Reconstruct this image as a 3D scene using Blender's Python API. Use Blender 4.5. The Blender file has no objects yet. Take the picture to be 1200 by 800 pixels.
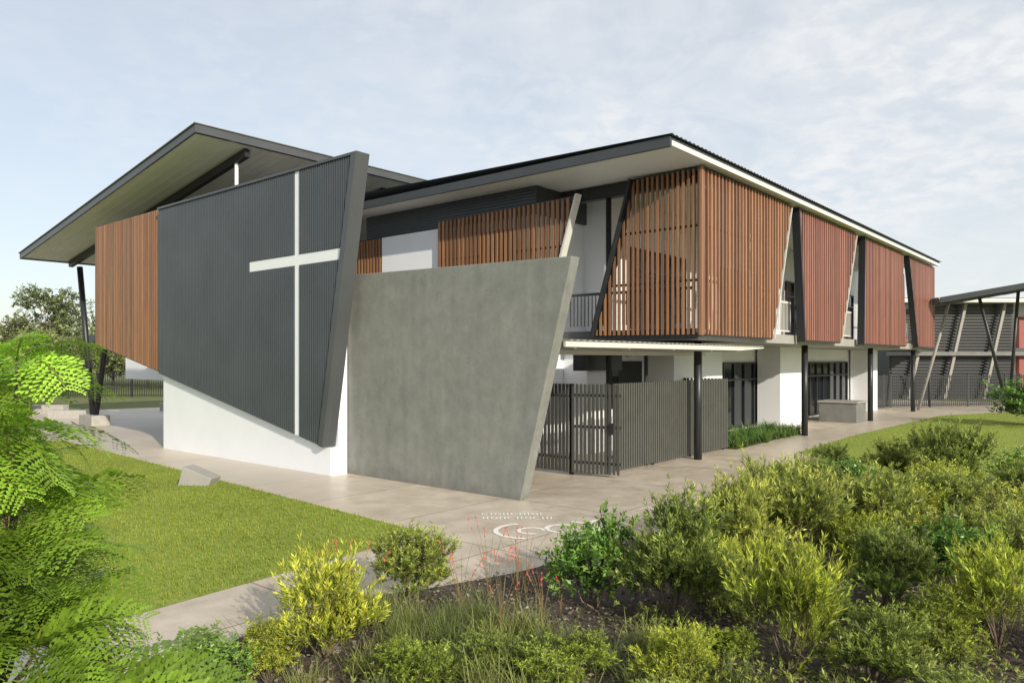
import bpy, math, random
import numpy as np
from mathutils import Vector, Matrix
rng = np.random.default_rng(11); random.seed(5)
scene = bpy.context.scene
COL = scene.collection
EYE = 2.6
# building grid: direction A runs along the long wing, direction B across it
RA = np.array([0.6462, 0.7631]); LB = np.array([-0.7631, 0.6462])
def W(a, b, z=0.0):
    p = a*RA + b*LB
    return (float(p[0]), float(p[1]), float(z))

# ------------------------------------------------------------------ materials
def ln(nt, a, b): nt.links.new(a, b)
def base_mat(name):
    m = bpy.data.materials.new(name); m.use_nodes = True
    nt = m.node_tree
    return m, nt, nt.nodes['Principled BSDF']
def noise(nt, scale, detail=6, rough=.55, vec=None, stretch=None):
    n = nt.nodes.new('ShaderNodeTexNoise'); n.inputs['Scale'].default_value = scale
    n.inputs['Detail'].default_value = detail; n.inputs['Roughness'].default_value = rough
    tc = nt.nodes.new('ShaderNodeTexCoord')
    mp = nt.nodes.new('ShaderNodeMapping')
    ln(nt, tc.outputs['Object'], mp.inputs[0])
    if stretch: mp.inputs['Scale'].default_value = stretch
    ln(nt, mp.outputs[0], n.inputs['Vector'])
    return n.outputs['Fac']
def ramp(nt, fac, stops):
    r = nt.nodes.new('ShaderNodeValToRGB'); e = r.color_ramp.elements
    while len(e) < len(stops): e.new(.5)
    for i, (p, c) in enumerate(stops):
        e[i].position = p; e[i].color = (*c, 1) if len(c) == 3 else c
    ln(nt, fac, r.inputs[0]); return r.outputs[0]
def mixc(nt, fac, c1, c2, mode='MIX'):
    m = nt.nodes.new('ShaderNodeMix'); m.data_type = 'RGBA'; m.blend_type = mode
    for sock, v in ((m.inputs[0], fac), (m.inputs[6], c1), (m.inputs[7], c2)):
        if hasattr(v, 'links'): ln(nt, v, sock)
        elif isinstance(v, (int, float)): sock.default_value = v
        else: sock.default_value = (*v, 1)
    return m.outputs[2]
def bump(nt, h, bsdf, strength=.3, dist=.02):
    b = nt.nodes.new('ShaderNodeBump'); b.inputs['Strength'].default_value = strength
    b.inputs['Distance'].default_value = dist
    ln(nt, h, b.inputs['Height']); ln(nt, b.outputs[0], bsdf.inputs['Normal'])
def simple(name, c, rough=.6, var=.15, scale=3., metal=0., bmp=.1, fine=60.):
    m, nt, p = base_mat(name)
    n1 = noise(nt, scale, 8); n2 = noise(nt, fine, 4)
    lo = tuple(x*(1-var) for x in c); hi = tuple(min(1, x*(1+var)) for x in c)
    col = ramp(nt, n1, [(.3, lo), (.7, hi)])
    col = mixc(nt, .25, col, ramp(nt, n2, [(.3, lo), (.7, hi)]))
    ln(nt, col, p.inputs['Base Color'])
    p.inputs['Roughness'].default_value = rough; p.inputs['Metallic'].default_value = metal
    if bmp: bump(nt, n2, p, bmp, .01)
    return m
M = {}
M['char'] = simple('charcoal_metal', (.05, .057, .064), .42, .12, 1.5, 0, .02)
M['clad'] = simple('charcoal_cladding', (.072, .086, .098), .36, .14, .8, .1, .02)
M['edge'] = simple('edge_metal', (.085, .092, .098), .35, .12, .8, .2, .02)
M['steel'] = simple('black_steel', (.022, .024, .028), .4, .1, 4, 0, .02)
M['white'] = simple('white_paint', (.82, .85, .89), .6, .03, 1.2, 0, .05)
M['cream'] = simple('soffit_paint', (.68, .69, .66), .55, .05, 1.0, 0, .02)
M['trim'] = simple('pale_trim', (.60, .60, .56), .5, .06, 2, 0, .02)
M['slab'] = simple('slab_concrete', (.33, .32, .30), .75, .12, 2, 0, .2)
M['grey'] = simple('grey_steel', (.17, .175, .165), .6, .2, 3, 0, .1)
M['stone'] = simple('cast_concrete', (.40, .39, .37), .8, .15, 6, 0, .3)
M['bark'] = simple('bark', (.16, .12, .09), .85, .3, 8, 0, .6)
M['stemg'] = simple('green_stem', (.16, .18, .05), .7, .2, 8, 0, .1)
M['redstem'] = simple('reddish_stem', (.22, .16, .07), .7, .2, 8, 0, .1)
M['red'] = simple('red_petal', (.6, .07, .05), .5, .25, 20, 0, 0)
M['redwall'] = simple('red_render', (.32, .09, .07), .6, .1, 2, 0, .05)
M['paint'] = simple('path_paint', (.78, .76, .71), .7, .2, 22, 0, .05)
def timber(name, c):
    m, nt, p = base_mat(name)
    n1 = noise(nt, 1.0, 8, .6, stretch=(22, 22, 1.2)); n2 = noise(nt, .9, 4, .5, stretch=(7.3, 7.3, .05))
    c1 = ramp(nt, n1, [(.25, tuple(x*.72 for x in c)), (.75, tuple(x*1.2 for x in c))])
    c2 = ramp(nt, n2, [(.35, (.6, .58, .57)), (.65, (1.25, 1.2, 1.12))])
    ln(nt, mixc(nt, 1.0, c1, c2, 'MULTIPLY'), p.inputs['Base Color'])
    p.inputs['Roughness'].default_value = .42
    bump(nt, n1, p, .15, .005)
    return m
M['timber'] = timber('timber_slats', (.28, .15, .08))
M['timber_mid'] = timber('warm_timber_slats', (.32, .165, .095))
M['timber_red'] = timber('red_timber_slats', (.33, .15, .115))
def concrete():
    m, nt, p = base_mat('off_form_concrete')
    big = noise(nt, .8, 12, .72); mid = noise(nt, 3.2, 12, .72); fine = noise(nt, 70, 3)
    st = noise(nt, 1.0, 8, .65, stretch=(5.0, 5.0, .5))
    c = ramp(nt, big, [(.30, (.165, .178, .162)), (.5, (.215, .226, .205)), (.70, (.27, .278, .252))])
    c = mixc(nt, .45, c, ramp(nt, mid, [(.32, (.15, .16, .145)), (.5, (.215, .224, .203)), (.68, (.29, .298, .27))]))
    c = mixc(nt, .18, c, ramp(nt, st, [(.35, (.13, .137, .125)), (.65, (.31, .31, .285))]))
    pits = noise(nt, 26, 2, .4)
    c = mixc(nt, ramp(nt, pits, [(.68, (0, 0, 0)), (.74, (.6, .6, .6))]), c, (.11, .11, .10))
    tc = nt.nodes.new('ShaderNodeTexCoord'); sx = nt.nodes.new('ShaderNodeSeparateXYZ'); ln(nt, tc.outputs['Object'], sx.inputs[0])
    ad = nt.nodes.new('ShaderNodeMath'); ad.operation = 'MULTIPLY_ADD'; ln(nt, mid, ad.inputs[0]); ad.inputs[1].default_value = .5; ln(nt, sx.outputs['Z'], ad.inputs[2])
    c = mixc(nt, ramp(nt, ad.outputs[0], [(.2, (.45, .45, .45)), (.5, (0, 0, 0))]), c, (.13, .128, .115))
    ln(nt, c, p.inputs['Base Color']); p.inputs['Roughness'].default_value = .55
    h = nt.nodes.new('ShaderNodeMath'); h.operation = 'ADD'; ln(nt, mid, h.inputs[0]); ln(nt, fine, h.inputs[1])
    bump(nt, h.outputs[0], p, .3, .012)
    return m
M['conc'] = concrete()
def paving():
    m, nt, p = base_mat('path_concrete')
    tc = nt.nodes.new('ShaderNodeTexCoord'); mp = nt.nodes.new('ShaderNodeMapping')
    mp.inputs['Rotation'].default_value = (0, 0, -math.atan2(RA[1], RA[0])); mp.inputs['Location'].default_value = (1.3, .4, 0)
    ln(nt, tc.outputs['Object'], mp.inputs[0])
    br = nt.nodes.new('ShaderNodeTexBrick'); br.offset = 0
    br.inputs['Scale'].default_value = 1; br.inputs['Brick Width'].default_value = 3.0; br.inputs['Row Height'].default_value = 2.4
    br.inputs['Mortar Size'].default_value = .012; br.inputs['Mortar Smooth'].default_value = .3
    br.inputs['Color1'].default_value = (.95, .95, .95, 1); br.inputs['Color2'].default_value = (1.05, 1.03, 1.0, 1); br.inputs['Mortar'].default_value = (.38, .36, .33, 1)
    ln(nt, mp.outputs[0], br.inputs['Vector'])
    big = noise(nt, .35, 9, .62); mid = noise(nt, 1.7, 10, .68); fine = noise(nt, 45, 4)
    c = ramp(nt, big, [(.32, (.44, .37, .285)), (.52, (.57, .50, .40)), (.7, (.66, .59, .49))])
    c = mixc(nt, .48, c, ramp(nt, mid, [(.32, (.32, .265, .20)), (.66, (.69, .62, .52))]))
    c = mixc(nt, .2, c, ramp(nt, fine, [(.3, (.28, .24, .19)), (.7, (.76, .69, .6))]))
    c = mixc(nt, 1.0, c, br.outputs['Color'], 'MULTIPLY')
    ln(nt, c, p.inputs['Base Color'])
    ln(nt, ramp(nt, mid, [(.3, (.25,)*3), (.7, (.55,)*3)]), p.inputs['Roughness'])
    bump(nt, fine, p, .15, .005)
    return m
M['path'] = paving()
def soil(name, stops, scale=9., b=.8):
    m, nt, p = base_mat(name)
    n1 = noise(nt, scale, 10, .7); n2 = noise(nt, .5, 5)
    c = mixc(nt, .35, ramp(nt, n1, stops), ramp(nt, n2, stops))
    ln(nt, c, p.inputs['Base Color']); p.inputs['Roughness'].default_value = .95
    bump(nt, n1, p, b, .05); return m
M['mulch'] = soil('mulch', [(.3, (.04, .03, .022)), (.55, (.10, .078, .058)), (.75, (.2, .17, .14))], 14)
M['field'] = soil('field_grass', [(.3, (.08, .10, .025)), (.55, (.14, .16, .05)), (.75, (.22, .21, .09))], 2.5)
M['lawn'] = soil('lawn_turf', [(.3, (.15, .21, .025)), (.55, (.25, .32, .04)), (.75, (.35, .40, .065))], 5, .9)
def leafmat(name, c, trans=.35, rough=.45):
    m, nt, p = base_mat(name)
    at = nt.nodes.new('ShaderNodeAttribute'); at.attribute_name = 'tint'
    oi = nt.nodes.new('ShaderNodeObjectInfo')
    col = mixc(nt, 1.0, at.outputs['Color'], c, 'MULTIPLY')
    hs = nt.nodes.new('ShaderNodeHueSaturation')
    mr = nt.nodes.new('ShaderNodeMapRange'); ln(nt, oi.outputs['Random'], mr.inputs[0]); mr.inputs[3].default_value = .485; mr.inputs[4].default_value = .52
    ln(nt, mr.outputs[0], hs.inputs['Hue'])
    mr2 = nt.nodes.new('ShaderNodeMapRange'); ln(nt, oi.outputs['Random'], mr2.inputs[0]); mr2.inputs[3].default_value = 1.25; mr2.inputs[4].default_value = .8
    ln(nt, mr2.outputs[0], hs.inputs['Value']); ln(nt, col, hs.inputs['Color'])
    ln(nt, hs.outputs[0], p.inputs['Base Color']); p.inputs['Roughness'].default_value = rough
    tr = nt.nodes.new('ShaderNodeBsdfTranslucent'); ln(nt, hs.outputs[0], tr.inputs['Color'])
    mx = nt.nodes.new('ShaderNodeMixShader'); mx.inputs[0].default_value = trans
    ln(nt, p.outputs[0], mx.inputs[1]); ln(nt, tr.outputs[0], mx.inputs[2])
    ln(nt, mx.outputs[0], nt.nodes['Material Output'].inputs[0])
    return m
M['leaf'] = leafmat('shrub_leaf', (.28, .345, .09))
M['leafy'] = leafmat('lime_leaf', (.33, .40, .065))
M['leafd'] = leafmat('glossy_leaf', (.13, .24, .05), .3, .35)
M['frond'] = leafmat('feathery_leaf', (.15, .265, .028), .3, .4)
M['bush'] = leafmat('bush_leaf', (.24, .33, .05), .35, .5)
M['grass'] = leafmat('grass_blade', (.265, .335, .04), .35, .6)
M['straw'] = leafmat('tussock_blade', (.25, .29, .08), .35, .6)
M['euc'] = leafmat('tree_leaf', (.15, .185, .08), .3, .6)
M['chip'] = leafmat('bark_chip', (.19, .155, .13), 0.0, .9)
def glass():
    m, nt, p = base_mat('window_glass')
    p.inputs['Base Color'].default_value = (.012, .016, .02, 1); p.inputs['Roughness'].default_value = .06
    p.inputs['Specular IOR Level'].default_value = .6
    n = noise(nt, 1.5, 3); bump(nt, n, p, .03, .02); return m
M['glass'] = glass()

# ------------------------------------------------------------------ mesh helpers
def tag(o, label=None, category=None, group=None, kind=None):
    if label: o['label'] = label
    if category: o['category'] = category
    if group: o['group'] = group
    if kind: o['kind'] = kind
    return o
def thing(name, label, category, loc=(0, 0, 0), group=None):
    e = bpy.data.objects.new(name, None); COL.objects.link(e); e.location = loc; e.empty_display_size = .3
    return tag(e, label, category, group)
def set_parent(o, p):
    o.parent = p
    if p.parent: o.matrix_parent_inverse = Matrix.Identity(4)
    else: o.matrix_parent_inverse = Matrix.Translation(-Vector(p.location))
import bmesh
class MB:
    def __init__(s): s.v = []; s.f = []; s.n = 0
    def add(s, vs, fs):
        s.v += [tuple(map(float, x)) for x in vs]; s.f += [tuple(i+s.n for i in f) for f in fs]; s.n += len(vs); return s
    def hexa(s, q):  # 8 pts: bottom 4, top 4
        return s.add(q, [(0, 3, 2, 1), (4, 5, 6, 7), (0, 1, 5, 4), (1, 2, 6, 5), (2, 3, 7, 6), (3, 0, 4, 7)])
    def box(s, a0, a1, b0, b1, z0, z1):
        return s.hexa([W(a0, b0, z0), W(a1, b0, z0), W(a1, b1, z0), W(a0, b1, z0), W(a0, b0, z1), W(a1, b0, z1), W(a1, b1, z1), W(a0, b1, z1)])
    def xbox(s, x0, x1, y0, y1, z0, z1):
        return s.hexa([(x0, y0, z0), (x1, y0, z0), (x1, y1, z0), (x0, y1, z0), (x0, y0, z1), (x1, y0, z1), (x1, y1, z1), (x0, y1, z1)])
    def prism(s, pts, vec):
        n = len(pts); v = Vector(vec); P = [tuple(p) for p in pts] + [tuple(Vector(p)+v) for p in pts]
        return s.add(P, [tuple(range(n)), tuple(range(2*n-1, n-1, -1))] + [(i, i+n, (i+1) % n+n, (i+1) % n) for i in range(n)])
    def beam(s, p0, p1, w, h, up=(0, 0, 1)):
        p0 = Vector(p0); p1 = Vector(p1); d = (p1-p0).normalized(); u = Vector(up)
        sd = d.cross(u)
        if sd.length < 1e-3: sd = d.cross(Vector((RA[0], RA[1], 0)))
        sd.normalize(); u2 = sd.cross(d).normalized(); sd *= w/2; u2 *= h/2
        return s.hexa([p0-sd-u2, p0+sd-u2, p1+sd-u2, p1-sd-u2, p0-sd+u2, p0+sd+u2, p1+sd+u2, p1-sd+u2])
    def tube(s, pts, rs, n=10):
        pts = [Vector(p) for p in pts]; vs = []
        for i, p in enumerate(pts):
            d = (pts[min(i+1, len(pts)-1)]-pts[max(i-1, 0)]).normalized()
            u = d.cross(Vector((0, 0, 1)));
            if u.length < .05: u = d.cross(Vector((1, 0, 0)))
            u.normalize(); w = d.cross(u)
            for k in range(n):
                t = 2*math.pi*k/n; vs.append(p+(u*math.cos(t)+w*math.sin(t))*rs[i])
        fs = [(i*n+k, i*n+(k+1) % n, (i+1)*n+(k+1) % n, (i+1)*n+k) for i in range(len(pts)-1) for k in range(n)]
        fs += [tuple(range(n))[::-1], tuple(range((len(pts)-1)*n, len(pts)*n))]
        return s.add(vs, fs)
    def obj(s, name, mat, parent=None, bevel=0, smooth=False, label=None, recalc=True):
        me = bpy.data.meshes.new(name); me.from_pydata(s.v, [], s.f); me.update()
        if recalc:
            bm = bmesh.new(); bm.from_mesh(me); bmesh.ops.recalc_face_normals(bm, faces=bm.faces[:]); bm.to_mesh(me); bm.free()
        o = bpy.data.objects.new(name, me); COL.objects.link(o); me.materials.append(mat)
        if smooth:
            for p in me.polygons: p.use_smooth = len(p.vertices) == 4
        if bevel:
            md = o.modifiers.new('Bevel', 'BEVEL'); md.width = bevel; md.segments = 2; md.limit_method = 'ANGLE'
        if parent: set_parent(o, parent)
        if label: o['label'] = label
        return o
def zr(poly, u):
    zs = []
    n = len(poly)
    for i in range(n):
        (u0, z0), (u1, z1) = poly[i], poly[(i+1) % n]
        if abs(u1-u0) < 1e-9:
            if abs(u-u0) < 1e-6: zs += [z0, z1]
        elif min(u0, u1)-1e-9 <= u <= max(u0, u1)+1e-9:
            zs.append(z0+(z1-z0)*(u-u0)/(u1-u0))
    return (min(zs), max(zs)) if len(zs) >= 2 else None
def PW(plane, c, u, z): return W(c, u, z) if plane == 'a' else W(u, c, z)
def slats(mb, plane, c, poly, pitch, w, depth):
    u0 = min(p[0] for p in poly); u1 = max(p[0] for p in poly)
    k = int((u1-u0)/pitch); off = ((u1-u0)-k*pitch)/2
    for i in range(k+1):
        u = u0+off+i*pitch; ua = max(u-w/2, u0+1e-4); ub = min(u+w/2, u1-1e-4)
        if ub-ua < w*.4: continue
        A = zr(poly, ua); B = zr(poly, ub)
        if not A or not B or A[1]-A[0] < .05: continue
        mb.hexa([PW(plane, c, ua, A[0]), PW(plane, c, ub, B[0]), PW(plane, c+depth, ub, B[0]), PW(plane, c+depth, ua, A[0]),
                 PW(plane, c, ua, A[1]), PW(plane, c, ub, B[1]), PW(plane, c+depth, ub, B[1]), PW(plane, c+depth, ua, A[1])])
    return mb
def plate(mb, plane, c, depth, poly):
    v = Vector(PW(plane, c+depth, 0, 0))-Vector(PW(plane, c, 0, 0))
    return mb.prism([PW(plane, c, u, z) for u, z in poly], v)
def screen(parent, plane, c, poly, mat, pitch=.16, w=.075, depth=.11, label=None, edges=(0, 1, 2, 3), rails=True):
    o = slats(MB(), plane, c, poly, pitch, w, depth).obj('slatted_screen', mat, parent, label=label)
    fb = MB(); n = len(poly); cb = c+depth+.045
    up = Vector(PW(plane, 1, 0, 0))-Vector(PW(plane, 0, 0, 0))
    for i in edges:
        p, q = poly[i], poly[(i+1) % n]
        fb.beam(PW(plane, cb, *p), PW(plane, cb, *q), .09, .085, up)
    if rails:
        us = [p[0] for p in poly]; zs = [p[1] for p in poly]
        for f in (.33, .66):
            z = min(zs)+(max(zs)-min(zs))*f
            cr = [u for u in np.linspace(min(us), max(us), 60) if (lambda r: r and r[0] <= z <= r[1])(zr(poly, float(u)))]
            if len(cr) > 1: fb.beam(PW(plane, cb, cr[0], z), PW(plane, cb, cr[-1], z), .06, .08, up)
    f = fb.obj('frame', M['steel']); set_parent(f, o)
    return o

# ------------------------------------------------------------------ foliage helpers
def fast_mesh(name, V, Fq, tint, mat, nper=4):
    me = bpy.data.meshes.new(name)
    nv = len(V); nf = len(Fq)
    me.vertices.add(nv); me.vertices.foreach_set('co', V.astype(np.float32).ravel())
    me.loops.add(nf*nper); me.loops.foreach_set('vertex_index', Fq.astype(np.int32).ravel())
    me.polygons.add(nf); me.polygons.foreach_set('loop_start', np.arange(0, nf*nper, nper, dtype=np.int32))
    me.polygons.foreach_set('loop_total', np.full(nf, nper, dtype=np.int32))
    me.update(calc_edges=True)
    at = me.color_attributes.new('tint', 'FLOAT_COLOR', 'POINT')
    c = np.ones((nv, 4), np.float32); c[:, :3] = tint
    at.data.foreach_set('color', c.ravel()); me.materials.append(mat)
    return me
def unit(v): return v/np.maximum(np.linalg.norm(v, axis=-1, keepdims=True), 1e-9)
def leaves(pos, dirn, L, Wd, tint):
    n = len(pos); r = unit(rng.normal(size=(n, 3))); s = unit(np.cross(dirn, r))
    nn = np.cross(dirn, s)
    L = np.broadcast_to(np.asarray(L, float).reshape(-1, 1), (n, 1)); Wd = np.broadcast_to(np.asarray(Wd, float).reshape(-1, 1), (n, 1))
    mid = pos+dirn*L*.45+nn*L*.05
    V = np.stack([pos, mid+s*Wd/2, pos+dirn*L-nn*L*.04, mid-s*Wd/2], 1).reshape(-1, 3)
    Fq = np.arange(4*n).reshape(n, 4)
    return V, Fq, np.repeat(tint, 4, 0)
def twigs_to_leaves(P, T, TL, per, L, Wd, spread, tints):
    n = len(P); k = rng.random((n, per, 1))**.8
    pos = P[:, None]+T[:, None]*TL[:, None, None]*k
    rad = unit(rng.normal(size=(n, per, 3)))
    d = unit(T[:, None]*(1-spread*.5)+rad*spread)
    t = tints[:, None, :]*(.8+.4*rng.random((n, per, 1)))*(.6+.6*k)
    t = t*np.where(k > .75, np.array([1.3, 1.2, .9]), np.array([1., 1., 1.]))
    LL = L*(.7+.6*rng.random((n, per, 1)))
    return leaves(pos.reshape(-1, 3), d.reshape(-1, 3), LL.reshape(-1), (Wd*(.7+.6*rng.random((n*per)))), t.reshape(-1, 3))
def shrub_mesh(name, mat, ntwig=420, per=20, L=.05, Wd=.011, spread=.6, clumps=12, dome=1.0, up=.55, twl=.16):
    """unit shrub: width about 1, height about 1, base at origin"""
    th = rng.random(clumps)*6.283; rr = np.sqrt(rng.random(clumps))*.34
    cz = .15+.58*rng.random(clumps); cz = np.minimum(cz, .80-.5*rr)
    C = np.stack([rr*np.cos(th), rr*np.sin(th), cz], 1)
    cr = .12+.13*rng.random(clumps)
    ci = rng.integers(0, clumps, ntwig)
    dd = unit(rng.normal(size=(ntwig, 3))); dd[:, 2] = np.abs(dd[:, 2])*.9-.25*(rng.random(ntwig))
    dd = unit(dd)
    P = C[ci]+dd*(cr[ci]*rng.random(ntwig)**.35)[:, None]
    T = unit(dd*.6+unit(P-np.array([0, 0, -.1]))*.5+np.array([0, 0, up])+rng.normal(size=(ntwig, 3))*.18)
    P[:, 2] = np.maximum(P[:, 2], .03)
    cl = .7+.6*rng.random(clumps)
    tint = np.ones((ntwig, 3))*cl[ci][:, None]*(.8+.4*rng.random((ntwig, 1)))
    TL = twl*(.6+1.5*rng.random(ntwig)**3)
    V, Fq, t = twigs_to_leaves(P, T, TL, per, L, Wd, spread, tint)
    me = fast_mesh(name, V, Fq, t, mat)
    mb = MB()
    for i in range(clumps):
        c = C[i]; m = c*np.array([.5, .5, .55])+rng.normal(size=3)*.02
        mb.tube([(0, 0, -.02), m, c+np.array([0, 0, cr[i]*.6])], [.014, .009, .004], 5)
    for i in rng.integers(0, ntwig, 60):
        c = C[ci[i]]; mb.tube([c, P[i], P[i]+T[i]*TL[i]], [.004, .003, .0015], 4)
    so = mb.obj('stem_source', M['bark']); sm = so.data; bpy.data.objects.remove(so)
    return me, sm
def put_shrub(meshes, x, y, w, h, label, name='shrub', category='shrub', z=0.0, group='shrubs in the mulched garden bed', rot=None):
    o = bpy.data.objects.new(name, meshes[0]); COL.objects.link(o)
    o.location = (x, y, z); o.scale = (w, w*random.uniform(.9, 1.1), h); o.rotation_euler = (0, 0, random.uniform(0, 6.28) if rot is None else rot)
    tag(o, label, category, group)
    if meshes[1]:
        c = bpy.data.objects.new('stem', meshes[1]); COL.objects.link(c); c.parent = o
    return o
def ribbons(P, H, L, Wd, droop, seg, tint, up0=1.2):
    n = len(P); hd = np.stack([np.cos(H), np.sin(H), np.zeros(n)], 1); sd = np.stack([-np.sin(H), np.cos(H), np.zeros(n)], 1)
    s = np.linspace(0, 1, seg+1); pos = P.copy(); rows = []
    pitch0 = up0
    for i in range(seg+1):
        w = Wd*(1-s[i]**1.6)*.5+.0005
        rows.append(pos-sd*w[:, None]); rows.append(pos+sd*w[:, None])
        pt = pitch0-droop*s[i]
        pos = pos+(hd*np.cos(pt)[:, None]+np.array([0, 0, 1])*np.sin(pt)[:, None])*(L/seg)[:, None]
    V = np.stack(rows, 1)
    m = 2*(seg+1); base = np.arange(n)[:, None]*m
    fs = np.concatenate([base+np.array([2*i, 2*i+1, 2*i+3, 2*i+2]) for i in range(seg)], 0)
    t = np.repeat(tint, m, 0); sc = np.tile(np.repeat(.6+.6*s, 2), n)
    return V.reshape(-1, 3), fs, t*sc[:, None]
def inpoly(x, y, poly):
    c = np.zeros(len(x), bool); n = len(poly)
    for i in range(n):
        x0, y0 = poly[i]; x1, y1 = poly[(i+1) % n]
        if y0 == y1: continue
        k = ((y0 > y) != (y1 > y)) & (x < (x1-x0)*(y-y0)/(y1-y0)+x0); c ^= k
    return c

# ------------------------------------------------------------------ ground
LAWN1 = [(-1.42, 11.34), (-1.35, 11.15), (-1.5, 10.9), (-3.39, 8.26), (-4.48, 6.7), (-8, 1.5), (-26, 16), (-14.4, 24.0), (-12.7, 22.35)]
LAWN2 = [(8.0, 20.9), (11.7, 25.6), (19.7, 34.5), (25.6, 37.4), (45, 41), (45, 24), (24, 20.2), (16.1, 19.0), (11.0, 16.2), (8.2, 17.6)]
BED = [(-3.05, 5.7), (-2.46, 7.19), (-1.68, 8.17), (-.97, 8.48), (0, 9.1), (1.19, 10.1), (2.72, 11.94), (4.0, 13.5), (6.17, 16.4), (7.2, 17.5), (8.15, 17.55), (10.95, 16.1), (16.1, 18.9), (24, 20.1), (24, -3), (-5, -3), (-4.3, 2.8)]
def sheet(name, poly, z, mat, sub=False):
    me = bpy.data.meshes.new(name); me.from_pydata([(x, y, z) for x, y in poly], [], [tuple(range(len(poly)))]); me.update()
    bm = bmesh.new(); bm.from_mesh(me)
    for f in bm.faces:
        f.normal_update()
        if f.normal.z < 0: f.normal_flip()
    bm.to_mesh(me); bm.free()
    o = bpy.data.objects.new(name, me); COL.objects.link(o); me.materials.append(mat); o['kind'] = 'structure'; return o
sheet('ground', [(-700, -200), (700, -200), (700, 1200), (-700, 1200)], -.02, M['field'])
sheet('concrete_path', [(-30, 30), (-8.5, 1.0), (-4, -3), (24, -3), (30, 45), (5, 60), (-20, 40)], 0.0, M['path'])
sheet('lawn', LAWN1, .006, M['lawn'])
sheet('lawn', LAWN2, .010, M['lawn'])
sheet('garden_bed_soil', BED, .004, M['mulch'])
def bed2poly():
    return [W(20.7, 9.0)[:2], W(26.8, 9.3)[:2], W(26.8, 10.6)[:2], W(20.7, 10.6)[:2]]
sheet('planting_strip_soil', bed2poly(), .012, M['mulch'])

def turf(poly, n, hh, name, ymax):
    xs = [p[0] for p in poly]; ys = [p[1] for p in poly]
    x = rng.uniform(min(xs), max(xs), n*3); y = rng.uniform(min(ys), min(max(ys), ymax), n*3)
    k = inpoly(x, y, poly) & (rng.random(n*3) < np.clip(14/np.maximum(y, 1), .2, 1)) & (np.abs(x) < y*.75+.5) & (y > 5)
    x = x[k][:n]; y = y[k][:n]; m = len(x)
    P = np.stack([x, y, np.full(m, .006)], 1)
    g = .5+.5*np.sin(x*1.3+np.sin(y*.9)*2)*np.sin(y*1.7+np.cos(x*.7)*1.5)
    t = np.ones((m, 3))*(.8+.3*g+.4*rng.random(m))[:, None]; t[:, 0] *= (.9+.4*rng.random(m))
    V, Fq, tt = ribbons(P, rng.random(m)*6.283, hh*(.5+rng.random(m)), np.full(m, .011), rng.random(m)*1.4, 2, t, 1.35)
    o = bpy.data.objects.new(name, fast_mesh(name, V, Fq, tt, M['grass'])); COL.objects.link(o); o['kind'] = 'stuff'
    o['label'] = 'short mown green lawn grass beside the concrete path'; o['category'] = 'grass'
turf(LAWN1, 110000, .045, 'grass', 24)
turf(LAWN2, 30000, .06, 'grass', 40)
n = 90000
x = rng.uniform(-4, 12, n); y = rng.uniform(4.5, 18, n)
k = inpoly(x, y, BED) & (rng.random(n) < np.clip(8/y, .2, 1)) & (np.abs(x) < y*.75+.3)
x = x[k]; y = y[k]; m = len(x)
az = rng.random(m)*6.283; el = rng.normal(size=m)*.3
dd = np.stack([np.cos(az)*np.cos(el), np.sin(az)*np.cos(el), np.sin(el)], 1)
P = np.stack([x, y, rng.uniform(.012, .035, m)], 1)
tn = np.ones((m, 3))*(.35+1.5*rng.random(m)**1.5)[:, None]; tn *= np.where(rng.random((m, 1)) < .3, np.array([1.2, 1.35, 1.5]), np.array([1, .95, .85]))
sz = .02+.05*rng.random(m)**2
V, Fq, t = leaves(P, dd, sz, sz*.55, tn)
o = bpy.data.objects.new('bark_mulch', fast_mesh('bark_mulch', V, Fq, t, M['chip'])); COL.objects.link(o); o['kind'] = 'stuff'
o['label'] = 'dark bark and gravel mulch in the garden bed'; o['category'] = 'mulch'

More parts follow.
